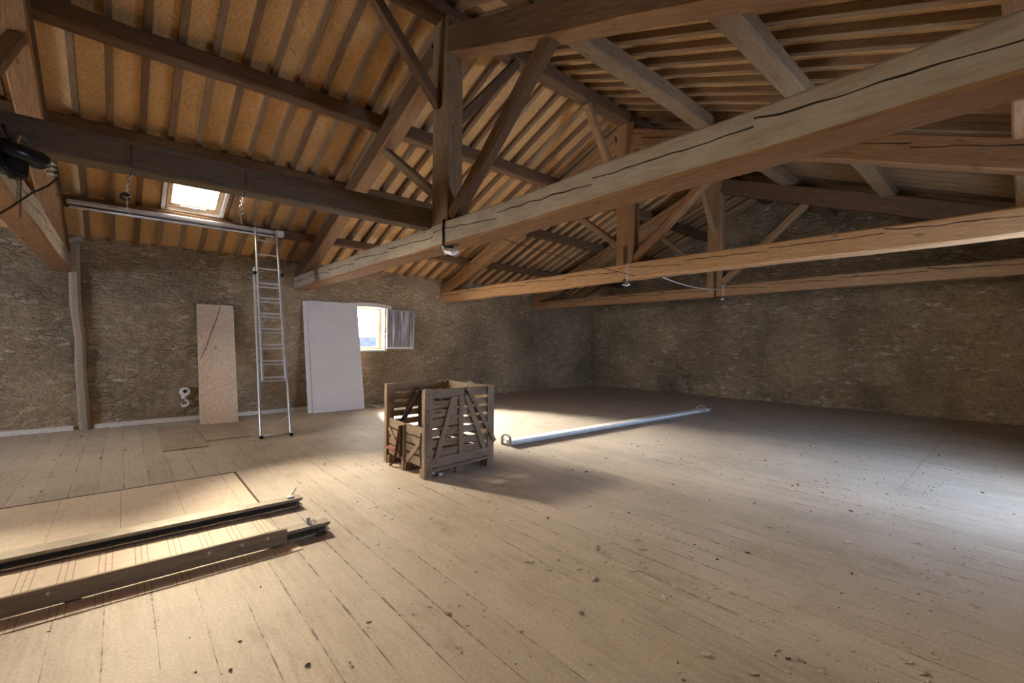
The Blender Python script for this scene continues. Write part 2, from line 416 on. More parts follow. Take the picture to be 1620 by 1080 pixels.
# ------------------------------------------------------------ room shell
X0, X1, Y0, Y1 = 0.0, 11.76, -7.0, 13.1
XR = 5.88
def roofz(x): return 5.5 - SL*abs(x-XR)          # underside of rafters
OSBO = 0.086
def grid_wall(name, us, vs, to3, holes, topf, disp, mat, thick, nrm, seed=0):
    """face in (u,v); holes = [(u0,u1,v0,v1)]; top follows topf(u); relief along the normal; reveals and outer face"""
    bm = bmesh.new()
    def lin(a, b, s, extra):
        n = max(1, int((b-a)/s)); L = [a+(b-a)*i/n for i in range(n+1)] + [e for e in extra if a < e < b]
        L = sorted(L); out = [L[0]]
        for x in L[1:]:
            if x-out[-1] < s*.35:
                if x in extra: out[-1] = x
            else: out.append(x)
        return out
    eu = [e for h in holes for e in h[:2]]; ev = [e for h in holes for e in h[2:]]
    U = lin(us[0], us[1], .07, eu); V = lin(vs[0], vs[1], .07, ev)
    nrm = Vector(nrm); G = {}
    for i, u in enumerate(U):
        zt = topf(u)
        for j, v in enumerate(V):
            vv = min(v, zt)
            p = Vector(to3(u, vv))
            a = noise.fractal(p*1.6+Vector((seed, 0, 0)), 1.0, 2.0, 3)*disp + noise.fractal(Vector((p.x*6, p.y*6, p.z*13)), 1.0, 2.0, 2)*disp*.35
            if any(h[0]-.02 < u < h[1]+.02 and h[2]-.02 < v < h[3]+.02 for h in holes): a *= .25
            if v < .03: a = disp*.2
            G[i, j] = bm.verts.new(p + nrm*max(-.035, min(a, .05)))
    ins = lambda u, v: any(h[0] < u < h[1] and h[2] < v < h[3] for h in holes)
    for i in range(len(U)-1):
        for j in range(len(V)-1):
            cu, cv = (U[i]+U[i+1])/2, (V[j]+V[j+1])/2
            if ins(cu, cv) or V[j] >= max(topf(U[i]), topf(U[i+1])): continue
            q = [G[i, j], G[i+1, j], G[i+1, j+1], G[i, j+1]]
            if (q[2].co-q[1].co).length < 1e-6 and (q[3].co-q[0].co).length < 1e-6: continue
            bm.faces.new(q)
    # reveals
    for (a, b, c, d) in holes:
        ring = [(a, c), (b, c), (b, d), (a, d)]
        for k in range(4):
            p, q = ring[k], ring[(k+1) % 4]
            n = 8
            for s in range(n):
                pa = Vector(to3(p[0]+(q[0]-p[0])*s/n, p[1]+(q[1]-p[1])*s/n)); pb = Vector(to3(p[0]+(q[0]-p[0])*(s+1)/n, p[1]+(q[1]-p[1])*(s+1)/n))
                bm.faces.new([bm.verts.new(x) for x in (pa+nrm*.02, pb+nrm*.02, pb-nrm*thick, pa-nrm*thick)])
    # outer skin around holes
    hu = sorted({us[0], us[1], *eu}); hv = sorted({vs[0], vs[1], *ev})
    for i in range(len(hu)-1):
        for j in range(len(hv)-1):
            if ins((hu[i]+hu[i+1])/2, (hv[j]+hv[j+1])/2): continue
            cs = [(hu[i], hv[j]), (hu[i+1], hv[j]), (hu[i+1], hv[j+1]), (hu[i], hv[j+1])]
            bm.faces.new([bm.verts.new(Vector(to3(*c))-nrm*thick) for c in cs])
    me = bpy.data.meshes.new(name); bm.to_mesh(me); bm.free(); me.materials.append(mat)
    o = bpy.data.objects.new(name, me); link(o); o['kind'] = 'structure'
    return o
WIN = (4.06, 4.90, 1.33, 2.36)      # y0 y1 z0 z1 window opening
grid_wall('wall_left', (Y0, Y1+.4), (0, 3.35), lambda u, v: (X0, u, v), [WIN], lambda u: roofz(0)+.07, .022, STONE, .46, (1, 0, 0), 1)
grid_wall('wall_right', (Y0, Y1+.4), (0, 3.35), lambda u, v: (X1, u, v), [(5.7, 7.2, .9, 2.1)], lambda u: roofz(0)+.07, .022, STONE, .42, (-1, 0, 0), 5)
grid_wall('wall_back', (X0-.1, X1+.1), (0, 5.7), lambda u, v: (u, Y1, v), [], lambda u: roofz(u)+.07, .032, STONEB, .4, (0, -1, 0), 9)
grid_wall('wall_rear', (X0-.1, X1+.1), (0, 5.7), lambda u, v: (u, Y0, v), [(3.4, 5.4, 1.05, 2.4)], lambda u: roofz(u)+.07, .03, STONE, .4, (0, 1, 0), 13)
bm = bmesh.new(); add_box(bm, (X0-.5, Y0-.45, -.25), (X1+.5, Y1+.45, 0.0))
tag(mesh_obj('floor', bm, FLOOR), kind='structure')

# ceilings (OSB sheets on the rafters), left slope has the skylight hole
SKY_ADDED = (1.85, 2.50, -2.25, -1.65)      # an unseen skylight, added to brighten the near floor
SKY = (1.22, 2.12, .50, 1.26)      # x0 x1 y0 y1 at rafter underside
def slope_sheet(name, xa, xb, holes=()):
    bm = bmesh.new()
    xs = sorted({xa, xb, *[v for h in holes for v in h[:2]]}); ys = sorted({Y0-.4, Y1+.4, *[v for h in holes for v in h[2:]]})
    for i in range(len(xs)-1):
        for j in range(len(ys)-1):
            if any(h[0] <= (xs[i]+xs[i+1])/2 <= h[1] and h[2] <= (ys[j]+ys[j+1])/2 <= h[3] for h in holes): continue
            lo = [(xs[i], ys[j]), (xs[i+1], ys[j]), (xs[i+1], ys[j+1]), (xs[i], ys[j+1])]
            a = [bm.verts.new((x, y, roofz(x)+OSBO)) for x, y in lo]; b = [bm.verts.new((x, y, roofz(x)+OSBO+.10)) for x, y in lo]
            bm.faces.new(a[::-1]); bm.faces.new(b)
            for k in range(4): bm.faces.new((a[k], a[(k+1) % 4], b[(k+1) % 4], b[k]))
    return tag(mesh_obj(name, bm, OSB), kind='structure')
slope_sheet('ceiling', X0-.6, XR, (SKY, SKY_ADDED))
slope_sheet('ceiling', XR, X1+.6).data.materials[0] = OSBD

# rafters
ORD = ['first', 'second', 'third', 'fourth', 'fifth', 'sixth', 'seventh', 'eighth', 'ninth', 'tenth', 'eleventh', 'twelfth', 'thirteenth', 'fourteenth']
TY = [-.89, 2.8, 6.5, 9.9]          # near faces of the trusses
TN = ['the truss at the left edge', 'the near king-post truss', 'the middle king-post truss', 'the far king-post truss']
cnt = {}
tones = ['slim brown', 'slim pale', 'slim mid-brown']
for k in range(-5, 42):
    y = .175 + .31*k + random.uniform(-.012, .012)
    if y > Y1-.06: break
    for side in (-1, 1):
        bay = max([i for i in range(4) if TY[i] < y], default=None)
        if bay is None:
            if side == 1 or y < -1.3: continue
        key = (side, bay); cnt[key] = cnt.get(key, 0)+1
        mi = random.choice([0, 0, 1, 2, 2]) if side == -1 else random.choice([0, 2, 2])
        w = random.uniform(.068, .08)
        xe = -.02 if side == -1 else X1+.02
        sname = 'left' if side == -1 else 'right'
        if bay is None: lab = f'{tones[mi]} rafter on the left slope, {ORD[cnt[key]-1]} before the truss at the left edge'
        else: lab = f'{tones[mi]} rafter on the {sname} slope, {ORD[cnt[key]-1]} beyond {TN[bay]}'
        hz = OSBO/2
        p_top = (XR + side*.035, y, roofz(XR)+hz); p_bot = (xe, y, roofz(xe)+hz)
        dz = Vector((0, 0, 1))
        if side == -1 and SKY[2]-.02 < y < SKY[3]+.02:
            o = timber('rafter', (SKY[1]+.06, y, roofz(SKY[1]+.06)+hz), p_top, w, OSBO*.93, RAFT[mi], wob=.004, seg=.6, cham=.004)
            tag(o, f'{tones[mi]} rafter running up from the skylight, {"left" if y < .88 else "right"} one of the pair', 'rafter', 'rafters of the left slope')
            o = timber('rafter', p_bot, (SKY[0]-.06, y, roofz(SKY[0]-.06)+hz), w, OSBO*.93, RAFT[mi], wob=.004, seg=.6, cham=.004)
            tag(o, f'short {tones[mi].split()[-1]} rafter under the skylight, {"left" if y < .88 else "right"} one of the pair', 'rafter', 'rafters of the left slope')
            continue
        o = timber('rafter', p_bot, p_top, w, OSBO*.93, RAFT[mi], wob=.004, seg=.6, cham=.004)
        tag(o, lab, 'rafter', f'rafters of the {sname} slope')

# purlins
def prz(x): return 5.24 - .375*abs(x-XR)         # top of the principal rafters
def purlin(x, w, mat, label, y0=Y0-.02, y1=Y1+.03, lowz=None):
    zt = min(roofz(x-w/2), roofz(x+w/2)) - .002; zb = lowz if lowz is not None else prz(x) - .02
    o = timber('purlin', (x, y0, (zt+zb)/2), (x, y1, (zt+zb)/2), w, zt-zb, mat, wob=.02, seg=.5, cham=.02)
    return tag(o, label, 'purlin', 'purlins under the rafters')
purlin(4.22, .19, OLD, 'dark purlin nearest the ridge on the left slope, crossing the top left corner')
purlin(2.75, .18, OLD, 'dark middle purlin of the left slope, mostly behind the long dark beam')
purlin(1.2, .18, OLD, 'dark lowest purlin of the left slope, just under the skylight')
purlin(7.32, .20, POSTW, 'brown purlin nearest the ridge on the right slope')
purlin(8.87, .20, POSTW, 'gnarled pale brown middle purlin of the right slope')
purlin(10.45, .20, FIR2, 'brown lowest purlin of the right slope at the right edge of the photo')
o = timber('ridge_beam', (XR, Y0-.02, 5.40), (XR, Y1+.03, 5.40), .21, .19, OLD, wob=.02, cham=.015)
tag(o, 'dark ridge beam along the top of the roof over the king posts', 'beam')

# trusses
def truss(y, name_mat, tie_z, tie_h, tie_mat, tie_t, body, label, strap=False, nearbrace=None, farbrace=None, lstrut=True, kp_dark=None):
    t = thing('roof_truss', (XR, y+tie_t/2, tie_z), label, 'truss', 'king-post trusses carrying the roof')
    ym = y+tie_t/2; th = min(tie_t, .24); yk = y+.115
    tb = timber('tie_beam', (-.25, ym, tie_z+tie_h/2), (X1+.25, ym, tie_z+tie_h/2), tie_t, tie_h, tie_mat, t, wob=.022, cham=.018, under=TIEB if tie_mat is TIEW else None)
    timber('king_post', (XR+.01, yk, tie_z+tie_h-.02), (XR+.01, yk, 5.30), .33, .22, kp_dark or body, t, upv=(0, 1, 0), wob=.014, cham=.015)
    for s in (-1, 1):
        xe = -.1 if s < 0 else X1+.1
        zc = lambda x: prz(x) - .165
        timber('principal_rafter', (xe, yk, zc(xe)), (XR+s*.15, yk, zc(XR+s*.15)), .215, .31, body if s < 0 else (name_mat or body), t, wob=.02, cham=.015, under=TIEB if body is OLD else None)  # lighter underside paints in light bounced up from the floor
    timber('strut', (XR+.17, yk, tie_z+tie_h+.08), (XR+1.75, yk, prz(XR+1.75)-.31), .15, .15, body, t, wob=.025, cham=.03)
    if lstrut:
        timber('strut', (XR-.17, yk, tie_z+tie_h+.38), (XR-1.62, yk, prz(XR-1.62)-.31), .12, .11, POSTW, t, wob=.02, cham=.015)
    for pr_ in (nearbrace, farbrace):
        if pr_: timber('ridge_brace', (XR, *pr_[0]), (XR, *pr_[1]), .11, .12, body, t, wob=.02)
    if strap:
        bm = bmesh.new()
        for yy in (y-.006, y+tie_t+.006): add_box(bm, (XR+.015, yy-.004, tie_z-.01), (XR+.065, yy+.004, tie_z+tie_h+.32))
        add_box(bm, (XR+.015, y-.01, tie_z-.016), (XR+.065, y+tie_t+.01, tie_z-.006))
        mesh_obj('iron_strap', bm, IRON, t)
    return t
truss(TY[0], OLD, 2.62, .27, TIEW, .24, OLD, 'dark king-post truss at the left edge with a pale lit tie beam')
T1 = truss(TY[1], OLD, 2.64, .27, TIEW, .32, OLD, 'nearest full king-post truss with the big cracked grey tie beam', nearbrace=((2.80, 4.30), (1.88, 5.30)), farbrace=((3.02, 4.15), (4.0, 5.30)), kp_dark=POSTW)
T2 = truss(TY[2], FIR2, 2.60, .27, FIR, .24, FIR2, 'middle king-post truss with an orange fir tie beam and iron strap', True, nearbrace=((6.5, 3.95), (5.5, 5.30)))
T3 = truss(TY[3], OLD, 2.58, .24, FIR2, .22, FIR2, 'far king-post truss with a brown tie beam close to the gable wall', True, nearbrace=((9.9, 4.05), (9.05, 5.30)))
# longitudinal dark beam lying on the ties beside the king posts
o = timber('longitudinal_beam', (5.64, TY[0]-.2, 3.0), (5.64, TY[1]+.2, 3.0), .19, .24, OLDGREY, wob=.012)
tag(o, 'long dark grey beam lying across the tie beams, passing in front of the skylight', 'beam')

# ------------------------------------------------------------ skylight (window_1)
def on(x, off=0): return Vector((x, 0, roofz(x))) + Vector((-.367, 0, .930))*off
def sl_matrix(sk):
    cx, cy = (sk[0]+sk[1])/2, (sk[2]+sk[3])/2
    return Matrix(((math.cos(ang), 0, -math.sin(ang), cx), (0, 1, 0, cy), (math.sin(ang), 0, math.cos(ang), roofz(cx)), (0, 0, 0, 1))), (sk[1]-sk[0])/2/math.cos(ang), (sk[3]-sk[2])/2
ang = math.atan(SL)
wdw = bpy.data.objects.new('window_1', None); COL.objects.link(wdw); wdw.location = (1.67, .88, roofz(1.67)); wdw['kind'] = 'structure'
ang = math.atan(SL)
Msl, hx, hy = sl_matrix(SKY)
def frame_bm(ax, ay, w, z0, z1, bev=.004):
    bm = bmesh.new()
    add_box(bm, (-ax, -ay, z0), (-ax+w, ay, z1), bev); add_box(bm, (ax-w, -ay, z0), (ax, ay, z1), bev)
    add_box(bm, (-ax+w, -ay, z0), (ax-w, -ay+w, z1), bev); add_box(bm, (-ax+w, ay-w, z0), (ax-w, ay, z1), bev)
    return bm
mesh_obj('casing', frame_bm(hx+.05, hy+.05, .05, -.01, .22), PANELW, wdw, Msl)
mesh_obj('window_frame', frame_bm(hx, hy, .045, .05, .12), FRAMEW, wdw, Msl)
mesh_obj('sash', frame_bm(hx-.045, hy-.045, .035, .07, .13), FRAMEW, wdw, Msl)
bm = bmesh.new(); add_box(bm, (-hx+.08, -hy+.08, .10), (hx-.08, hy-.08, .106)); mesh_obj('pane', bm, GLASS, wdw, Msl)
bm = bmesh.new(); add_box(bm, (-hx+.05, -.18, .045), (-hx+.075, .18, .06), .003); add_box(bm, (-hx+.045, -.02, .03), (-hx+.08, .05, .05), .003)
mesh_obj('handle', bm, ALU, wdw, Msl)

w5 = bpy.data.objects.new('window_5_added', None); COL.objects.link(w5); w5.location = (1.8, -1.9, roofz(1.8)); w5['kind'] = 'structure'  # frame and pane of the added, unseen skylight
M5, ax5, ay5 = sl_matrix(SKY_ADDED)
mesh_obj('window_frame', frame_bm(ax5, ay5, .045, .05, .12), FRAMEW, w5, M5)
bm = bmesh.new(); add_box(bm, (-ax5+.045, -ay5+.045, .10), (ax5-.045, ay5-.045, .106)); mesh_obj('pane', bm, GLASS, w5, M5)

# ------------------------------------------------------------ gable-side window (window_2) with its inward opened casement
w2 = bpy.data.objects.new('window_2', None); COL.objects.link(w2); w2.location = (0, 4.48, 1.33); w2['kind'] = 'structure'
def fr_yz(x0, x1, y0, y1, z0, z1, w, mat, nm):
    bm = bmesh.new()
    add_box(bm, (x0, y0, z0), (x1, y0+w, z1), .004); add_box(bm, (x0, y1-w, z0), (x1, y1, z1), .004)
    add_box(bm, (x0, y0+w, z0), (x1, y1-w, z0+w), .004); add_box(bm, (x0, y0+w, z1-w), (x1, y1-w, z1), .004)
    return mesh_obj(nm, bm, mat, w2)
fr_yz(-.30, -.22, WIN[0], WIN[1], WIN[2], WIN[3], .055, FRAMEW, 'window_frame')
bm = bmesh.new(); add_box(bm, (-.44, WIN[0]-.0, WIN[2]-.05), (.06, WIN[1]+.04, WIN[2]-.005), .01)
mesh_obj('window_sill', bm, PLASTER, w2)
bm = bmesh.new(); n = 10
for i in range(n):      # slightly arched lintel stone
    a0 = (i/n-.5)*2; a1 = ((i+1)/n-.5)*2
    ya, yb = 4.5+a0*.56, 4.5+a1*.56
    za, zb = 2.36+.05*(1-a0*a0), 2.36+.05*(1-a1*a1)
    q = []
    for x in (-.20, .045):
        q.append([bm.verts.new((x, yy, zz)) for yy, zz in ((ya, za-.05), (yb, zb-.05), (yb, zb+.05), (ya, za+.05))])
    bm.faces.new(q[0]); bm.faces.new(q[1][::-1])
    for k in range(4): bm.faces.new((q[0][k], q[0][(k+1) % 4], q[1][(k+1) % 4], q[1][k]))
mesh_obj('lintel', bm, PLASTER, w2)
# shutter leaf folded back against the wall
sh = thing('casement', (.08, 4.92, 1.34), 'opened window leaf with streaky grey pane folded back against the stone wall', 'window leaf')
bm = bmesh.new(); y0, y1, z0, z1 = 4.92, 5.68, 1.34, 2.32; w = .025
add_box(bm, (.06, y0, z0), (.095, y0+w, z1), .003); add_box(bm, (.06, y1-w, z0), (.095, y1, z1), .003); add_box(bm, (.06, y0+w, z1-w), (.095, y1-w, z1), .003)
mesh_obj('leaf_frame', bm, ALUD, sh)
bm = bmesh.new(); add_box(bm, (.055, y0, z0), (.10, y1-.05, z0+.055), .004); tag(mesh_obj('bottom_rail', bm, WHITE, sh), 'white bottom rail')
bm = bmesh.new(); nn = 60; vv = []
for i in range(nn+1):
    yy = y0+w+(y1-y0-2*w)*i/nn; xx = .078+.008*math.sin(i/nn*2*math.pi*9)
    vv.append((bm.verts.new((xx, yy, z0+.05)), bm.verts.new((xx, yy, z1-w)), bm.verts.new((xx-.006, yy, z0+.05)), bm.verts.new((xx-.006, yy, z1-w))))
for i in range(nn):
    a, b = vv[i], vv[i+1]
    bm.faces.new((a[0], b[0], b[1], a[1])); bm.faces.new((a[2], a[3], b[3], b[2]))
    bm.faces.new((a[1], b[1], b[3], a[3])); bm.faces.new((a[0], a[2], b[2], b[0]))
mesh_obj('corrugated_pane', bm, STREAK, sh)
# unseen windows; the rear one is added for fill light
for nm, lo, hi, ax in (('window_3', (X1+.2, 5.7, .9), (X1+.27, 7.2, 2.1), 0), ('window_4_added', (3.4, Y0-.27, 1.05), (5.4, Y0-.2, 2.4), 1)):
    bm = bmesh.new(); a = .06
    lo = Vector(lo); hi = Vector(hi); u = 1-ax
    def bx(u0, u1, z0, z1):
        l2 = lo.copy(); h2 = hi.copy(); l2[u] = u0; h2[u] = u1; l2.z = z0; h2.z = z1; add_box(bm, l2, h2, .004)
    bx(lo[u], lo[u]+a, lo.z, hi.z); bx(hi[u]-a, hi[u], lo.z, hi.z); bx(lo[u]+a, hi[u]-a, lo.z, lo.z+a); bx(lo[u]+a, hi[u]-a, hi.z-a, hi.z)
    mid = (lo[u]+hi[u])/2; bx(mid-a/2, mid+a/2, lo.z+a, hi.z-a)
    o = mesh_obj(nm, bm, FRAMEW); o['kind'] = 'structure'

# neighbouring roof seen through the window
nb = thing('neighbouring_house', (-30, 22, -6), 'low tiled neighbouring roof seen through the small window', 'building')
bm = bmesh.new(); add_box(bm, (-36, 8, -6), (-26, 40, -.6)); mesh_obj('wall', bm, PLASTER, nb)
bm = bmesh.new()
vs = [bm.verts.new(c) for c in ((-25.6, 7.6, -.8), (-25.6, 40.4, -.8), (-31, 40.4, 2.0), (-31, 7.6, 2.0), (-36.4, 7.6, -.8), (-36.4, 40.4, -.8))]
bm.faces.new((vs[0], vs[1], vs[2], vs[3])); bm.faces.new((vs[3], vs[2], vs[5], vs[4])); bm.faces.new((vs[0], vs[3], vs[4])); bm.faces.new((vs[1], vs[5], vs[2])); bm.faces.new((vs[0], vs[4], vs[5], vs[1]))
mesh_obj('roof', bm, TILE, nb)

# ------------------------------------------------------------ baseboards and left wall post
def base_strip(nm, y0, y1, seed):
    bm = bmesh.new(); n = int((y1-y0)/.12)+1; rs = []
    for i in range(n+1):
        y = y0+(y1-y0)*i/n; a = noise.noise(Vector((y*3, seed, 0)))*.008
        rs.append([bm.verts.new((x, y, z)) for x, z in ((-.03, 0.0), (.055+a, 0.0), (.05+a, .07+a), (-.03, .08+a))])
    for i in range(n):
        for k in range(4): bm.faces.new((rs[i][k], rs[i][(k+1) % 4], rs[i+1][(k+1) % 4], rs[i+1][k]))
    bm.faces.new(rs[0]); bm.faces.new(rs[-1][::-1])
    tag(mesh_obj(nm, bm, PLASTER), kind='structure')
base_strip('baseboard_left', -5.0, -.60, 1); base_strip('baseboard_left', -.36, 4.3, 2)
bm = bmesh.new()
rows = [(0, -.46, .15), (.6, -.50, .15), (1.1, -.53, .145), (1.5, -.535, .14), (1.75, -.565, .14), (2.1, -.60, .15), (2.6, -.615, .15), (3.12, -.63, .15)]
rs = []
for z, y, w in rows:
    rs.append([bm.verts.new(p) for p in ((-.03, y-w/2, z), (.09, y-w/2+.01, z), (.115, y-w/2+.04, z), (.115, y+w/2-.04, z), (.08, y+w/2, z), (-.03, y+w/2, z))])
for i in range(len(rs)-1):
    for k in range(6): bm.faces.new((rs[i][k], rs[i][(k+1) % 6], rs[i+1][(k+1) % 6], rs[i+1][k]))
bm.faces.new(rs[0]); bm.faces.new(rs[-1][::-1])
bmesh.ops.subdivide_edges(bm, edges=bm.edges, cuts=1)
o = mesh_obj('wall_post', bm, POSTG)
tag(o, 'crooked grey wooden post against the stone wall below the left-edge truss', 'post')

# loose lath on the floor under the window
o = board('loose_lath', (.10, 4.42, .02), (.72, 4.47, .02), .035, .03, WHITEWOOD)
tag(o, 'short pale lath lying on the floor between the white panels and the crate', 'lath')

# ------------------------------------------------------------ rail under the lowest left purlin
rl = thing('ceiling_rail', (1.36, .8, 3.46), 'long white metal rail running below the skylight, ladder resting on it', 'rail')
bm = bmesh.new(); add_box(bm, (1.31, -.63, 3.475), (1.41, 2.20, 3.535), .01); mesh_obj('upper_tube', bm, ALU, rl)
bm = bmesh.new(); add_box(bm, (1.29, -.60, 3.425), (1.35, 2.10, 3.45), .004); mesh_obj('lower_strip', bm, WHITE, rl)
bm = bmesh.new(); add_box(bm, (1.305, 2.12, 3.44), (1.43, 2.24, 3.545), .006); mesh_obj('end_cap', bm, WHITE, rl)
for y in (-.4, .45, 1.3, 2.0):
    bm = bmesh.new(); add_box(bm, (1.285, y-.02, 3.42), (1.315, y+.02, 3.56)); mesh_obj('bracket', bm, IRON, rl)

# ------------------------------------------------------------ ladder
ld = thing('extension_ladder', (2.72, 1.84, 0), 'tall two-section aluminium extension ladder leaning up to the white rail', 'ladder')
FA, FB = Vector((2.70, 1.63, .0)), Vector((2.74, 2.05, .0))
TA, TB = Vector((1.43, 1.76, 3.52)), Vector((1.43, 2.10, 3.52))
def lp(a, b, s): return a.lerp(b, s)
nrm = Vector((.93, 0, .36)).normalized()
def rail(nm, p0, p1, par): 
    return board(nm, p0, p1, .028, .065, ALU, par, upv=nrm, wob=0)
so = .80
back = nrm*-.03; front = nrm*.03
LA0, LB0 = FA+back*0, FB+back*0
wA, wB = TA+(TA-TB)*.10, TB+(TB-TA)*.12
base = bpy.data.objects.new('lower_section', None)
def section(nm, a0, b0, a1, b1, s0, s1, off, pitch, first):
    bm = bmesh.new()
    for p, q in ((a0, a1), (b0, b1)):
        M, L = axisM(lp(p, q, s0)+off, lp(p, q, s1)+off, nrm); add_box(bm, (0, -.014, -.032), (L, .014, .032), .004, M)
    sec = mesh_obj(nm, bm, ALU, ld)
    L = (a1-a0).length; s = first
    while s < s1*L-.1:
        f = s/L
        if f > s0:
            bm = bmesh.new(); add_tube(bm, [lp(a0, a1, f)+off, lp(b0, b1, f)+off], .016, 8)
            r_ = mesh_obj('rung', bm, ALU, None); r_.parent = sec; r_.matrix_basis = Matrix()
            r_.matrix_parent_inverse = Matrix()
            r_.matrix_basis = (ld.matrix_basis @ sec.matrix_basis).inverted()
        s += pitch
    return sec
section('lower_section', FA, FB, wA, wB, 0, .79, back, .28, .93)
section('upper_section', FA.lerp(TA, 0)+Vector((0, .05, 0)), FB+Vector((0, -.035, 0)), TA, TB, .245, .998, front, .28, .97)
tube('stabiliser_bar', [FA+Vector((.0, -.02, .04)), FB+Vector((0, .03, .04))], .018, ALU, ld)
tube('rope', sag(FA+Vector((0, .02, .13)), FB+Vector((0, -.02, .34)), .02), .005, CABLEW, ld, 6)
bm = bmesh.new()
for p in (FA, FB): add_box(bm, p+Vector((-.03, -.025, .0)), p+Vector((.03, .025, .05)), .006)
mesh_obj('rubber_foot', bm, BLACK, ld)
bm = bmesh.new()
for p, q in ((FA, wA), (FB, wB)):
    c = lp(p, q, .76); add_box(bm, c+Vector((-.05, -.025, -.02)), c+Vector((.06, .025, .03)), .005)
mesh_obj('guide_bracket', bm, BLACK, ld)

# ------------------------------------------------------------ leaning boards
def leaning(nm, y0, y1, xb, zt, th, mat, wallx=.06, dy=0.0):
    p0 = Vector((xb, 0, 0)); p1 = Vector((wallx, 0, zt))
    d = (p1-p0).normalized(); n_ = Vector((-d.z, 0, d.x))*-1
    if n_.x < 0: n_ = -n_
    bm = bmesh.new(); vs = []
    for p in (p0, p1):
        for y in (y0, y1):
            dd = dy if p is p1 else 0
            vs += [bm.verts.new(p+Vector((0, y+dd, 0))), bm.verts.new(p+Vector((0, y+dd, 0))-n_*th+Vector((0, 0, th*abs(n_.z) if p is p0 else 0)))]
    a = vs
    for f in ((a[0], a[2], a[6], a[4]), (a[1], a[5], a[7], a[3]), (a[0], a[1], a[3], a[2]), (a[4], a[6], a[7], a[5]), (a[0], a[4], a[5], a[1]), (a[2], a[3], a[7], a[6])): bm.faces.new(f)
    return bm
t = thing('osb_board', (.74, 1.36, 0), 'tall chipboard panel leaning on the stone wall left of the ladder', 'board')
mesh_obj('panel', leaning('b', 1.06, 1.66, .74, 2.21, .018, OSBP), OSBP, t)
bm = bmesh.new()     # scratch line drawn across the face
def face_pt(y, z, xb=.74, zt=2.21, wx=.06, off=.003): return Vector((xb+(wx-xb)*z/zt+off, y, z))
add_tube(bm, [face_pt(1.44, 2.18), face_pt(1.36, 1.9), face_pt(1.27, 1.65), face_pt(1.20, 1.42), face_pt(1.09, 1.16)], .004, 5)
mesh_obj('cord', bm, CABLEB, t)
for i, (yo, xb, lab) in enumerate(((0.0, .60, 'front white insulation panel leaning beside the small window'), (-.11, .53, 'rear white insulation panel showing as a strip behind the front one'))):
    t = thing('insulation_panel', (xb, 3.65+yo, 0), lab, 'panel', 'white panels by the window')
    mesh_obj('core', leaning('p', 3.06+yo+i*.02, 4.16+yo, xb-.004, 2.41-i*.01, .04, PANELC, .10-i*.045), PANELC, t)
    mesh_obj('facing', leaning('p', 3.06+yo+i*.02, 4.16+yo, xb, 2.412-i*.01, .0035, PANELW, .104-i*.045), PANELW, t)

# boards flat on the floor
def slab(nm, pts, th, mat, label, cat, group=None, z=0.001):
    bm = bmesh.new(); a = [bm.verts.new((x, y, z)) for x, y in pts]; b = [bm.verts.new((x, y, z+th)) for x, y in pts]
    bm.faces.new(a[::-1]); bm.faces.new(b)
    for k in range(len(a)): bm.faces.new((a[k], a[(k+1) % len(a)], b[(k+1) % len(a)], b[k]))
    return tag(mesh_obj(nm, bm, mat), label, cat, group)
slab('floor_board', [(.70, .46), (2.82, .43), (2.82, .94), (.75, .93)], .018, OSBG, 'dusty chipboard sheet flat on the floor, left of the two', 'board', 'chipboard sheets on the floor')
slab('floor_board', [(.80, .98), (2.42, .96), (2.42, 1.56), (.95, 1.58)], .018, OSBG, 'dusty chipboard sheet flat on the floor at the foot of the leaning one', 'board', 'chipboard sheets on the floor')

# ------------------------------------------------------------ hook block hanging on the wall
t = thing('hook_block', (.06, .89, .28), 'small cream pulley block with hook hanging on the stone wall', 'pulley')
bm = bmesh.new()
add_tube(bm, [(.05, .89, .55), (.11, .89, .55)], .085, 16)
add_tube(bm, [(.055, .89, .51), (.055, .89, .42)], [.06, .04], 10); mesh_obj('sheave_housing', bm, CREAM, t, smooth=False)
bm = bmesh.new(); add_tube(bm, arc((.07, .895, .335),   .058, 90, -190, 14, (0, 1, 0), (0, 0, 1)), [.018]*6+[.024]*5+[.012, .011, .009, .006], 8)
mesh_obj('hook', bm, CREAM, t, smooth=True)
bm = bmesh.new(); add_tube(bm, [(.112, .89, .56), (.118, .89, .56)], .032, 12); mesh_obj('axle_pin', bm, IRON, t)
bm = bmesh.new(); add_tube(bm, [(.06, .89, .62), (.0, .89, .645)], .008, 6); mesh_obj('wall_nail', bm, IRON, t)

# ------------------------------------------------------------ hatch in the floor and rails
def hatch_mat():
    t = NT('pale_hatch_boards')
    cc = t.n('ShaderNodeTexCoord'); sp = t.n('ShaderNodeSeparateXYZ'); t.l(cc.outputs['Object'], sp.inputs[0])
    g = t.noise(t.coord('Object', (3, 10, 1)), 2.2, 5, .6, 1.0)
    c = t.ramp(g, [(.25, (.55, .45, .33)), (.5, (.65, .55, .425)), (.8, (.70, .61, .49))])
    q = t.math('FRACT', t.math('DIVIDE', sp.outputs['Y'], .42)); ln = t.math('LESS_THAN', q, .012)
    c = t.mix(t.math('MULTIPLY', ln, .6), c, (.22, .14, .08))
    sp2 = t.ramp(t.vor(cc.outputs['Object'], 3.3), [(.035, 1.0), (.06, 0.0)]); c = t.mix(t.math('MULTIPLY', sp2, .6), c, (.20, .12, .07))
    st = t.ramp(t.noise(cc.outputs['Object'], 1.4, 5, .65), [(.5, 0.0), (.7, .45)]); c = t.mix(st, c, (.42, .33, .24))
    return t.fin(c, .65)
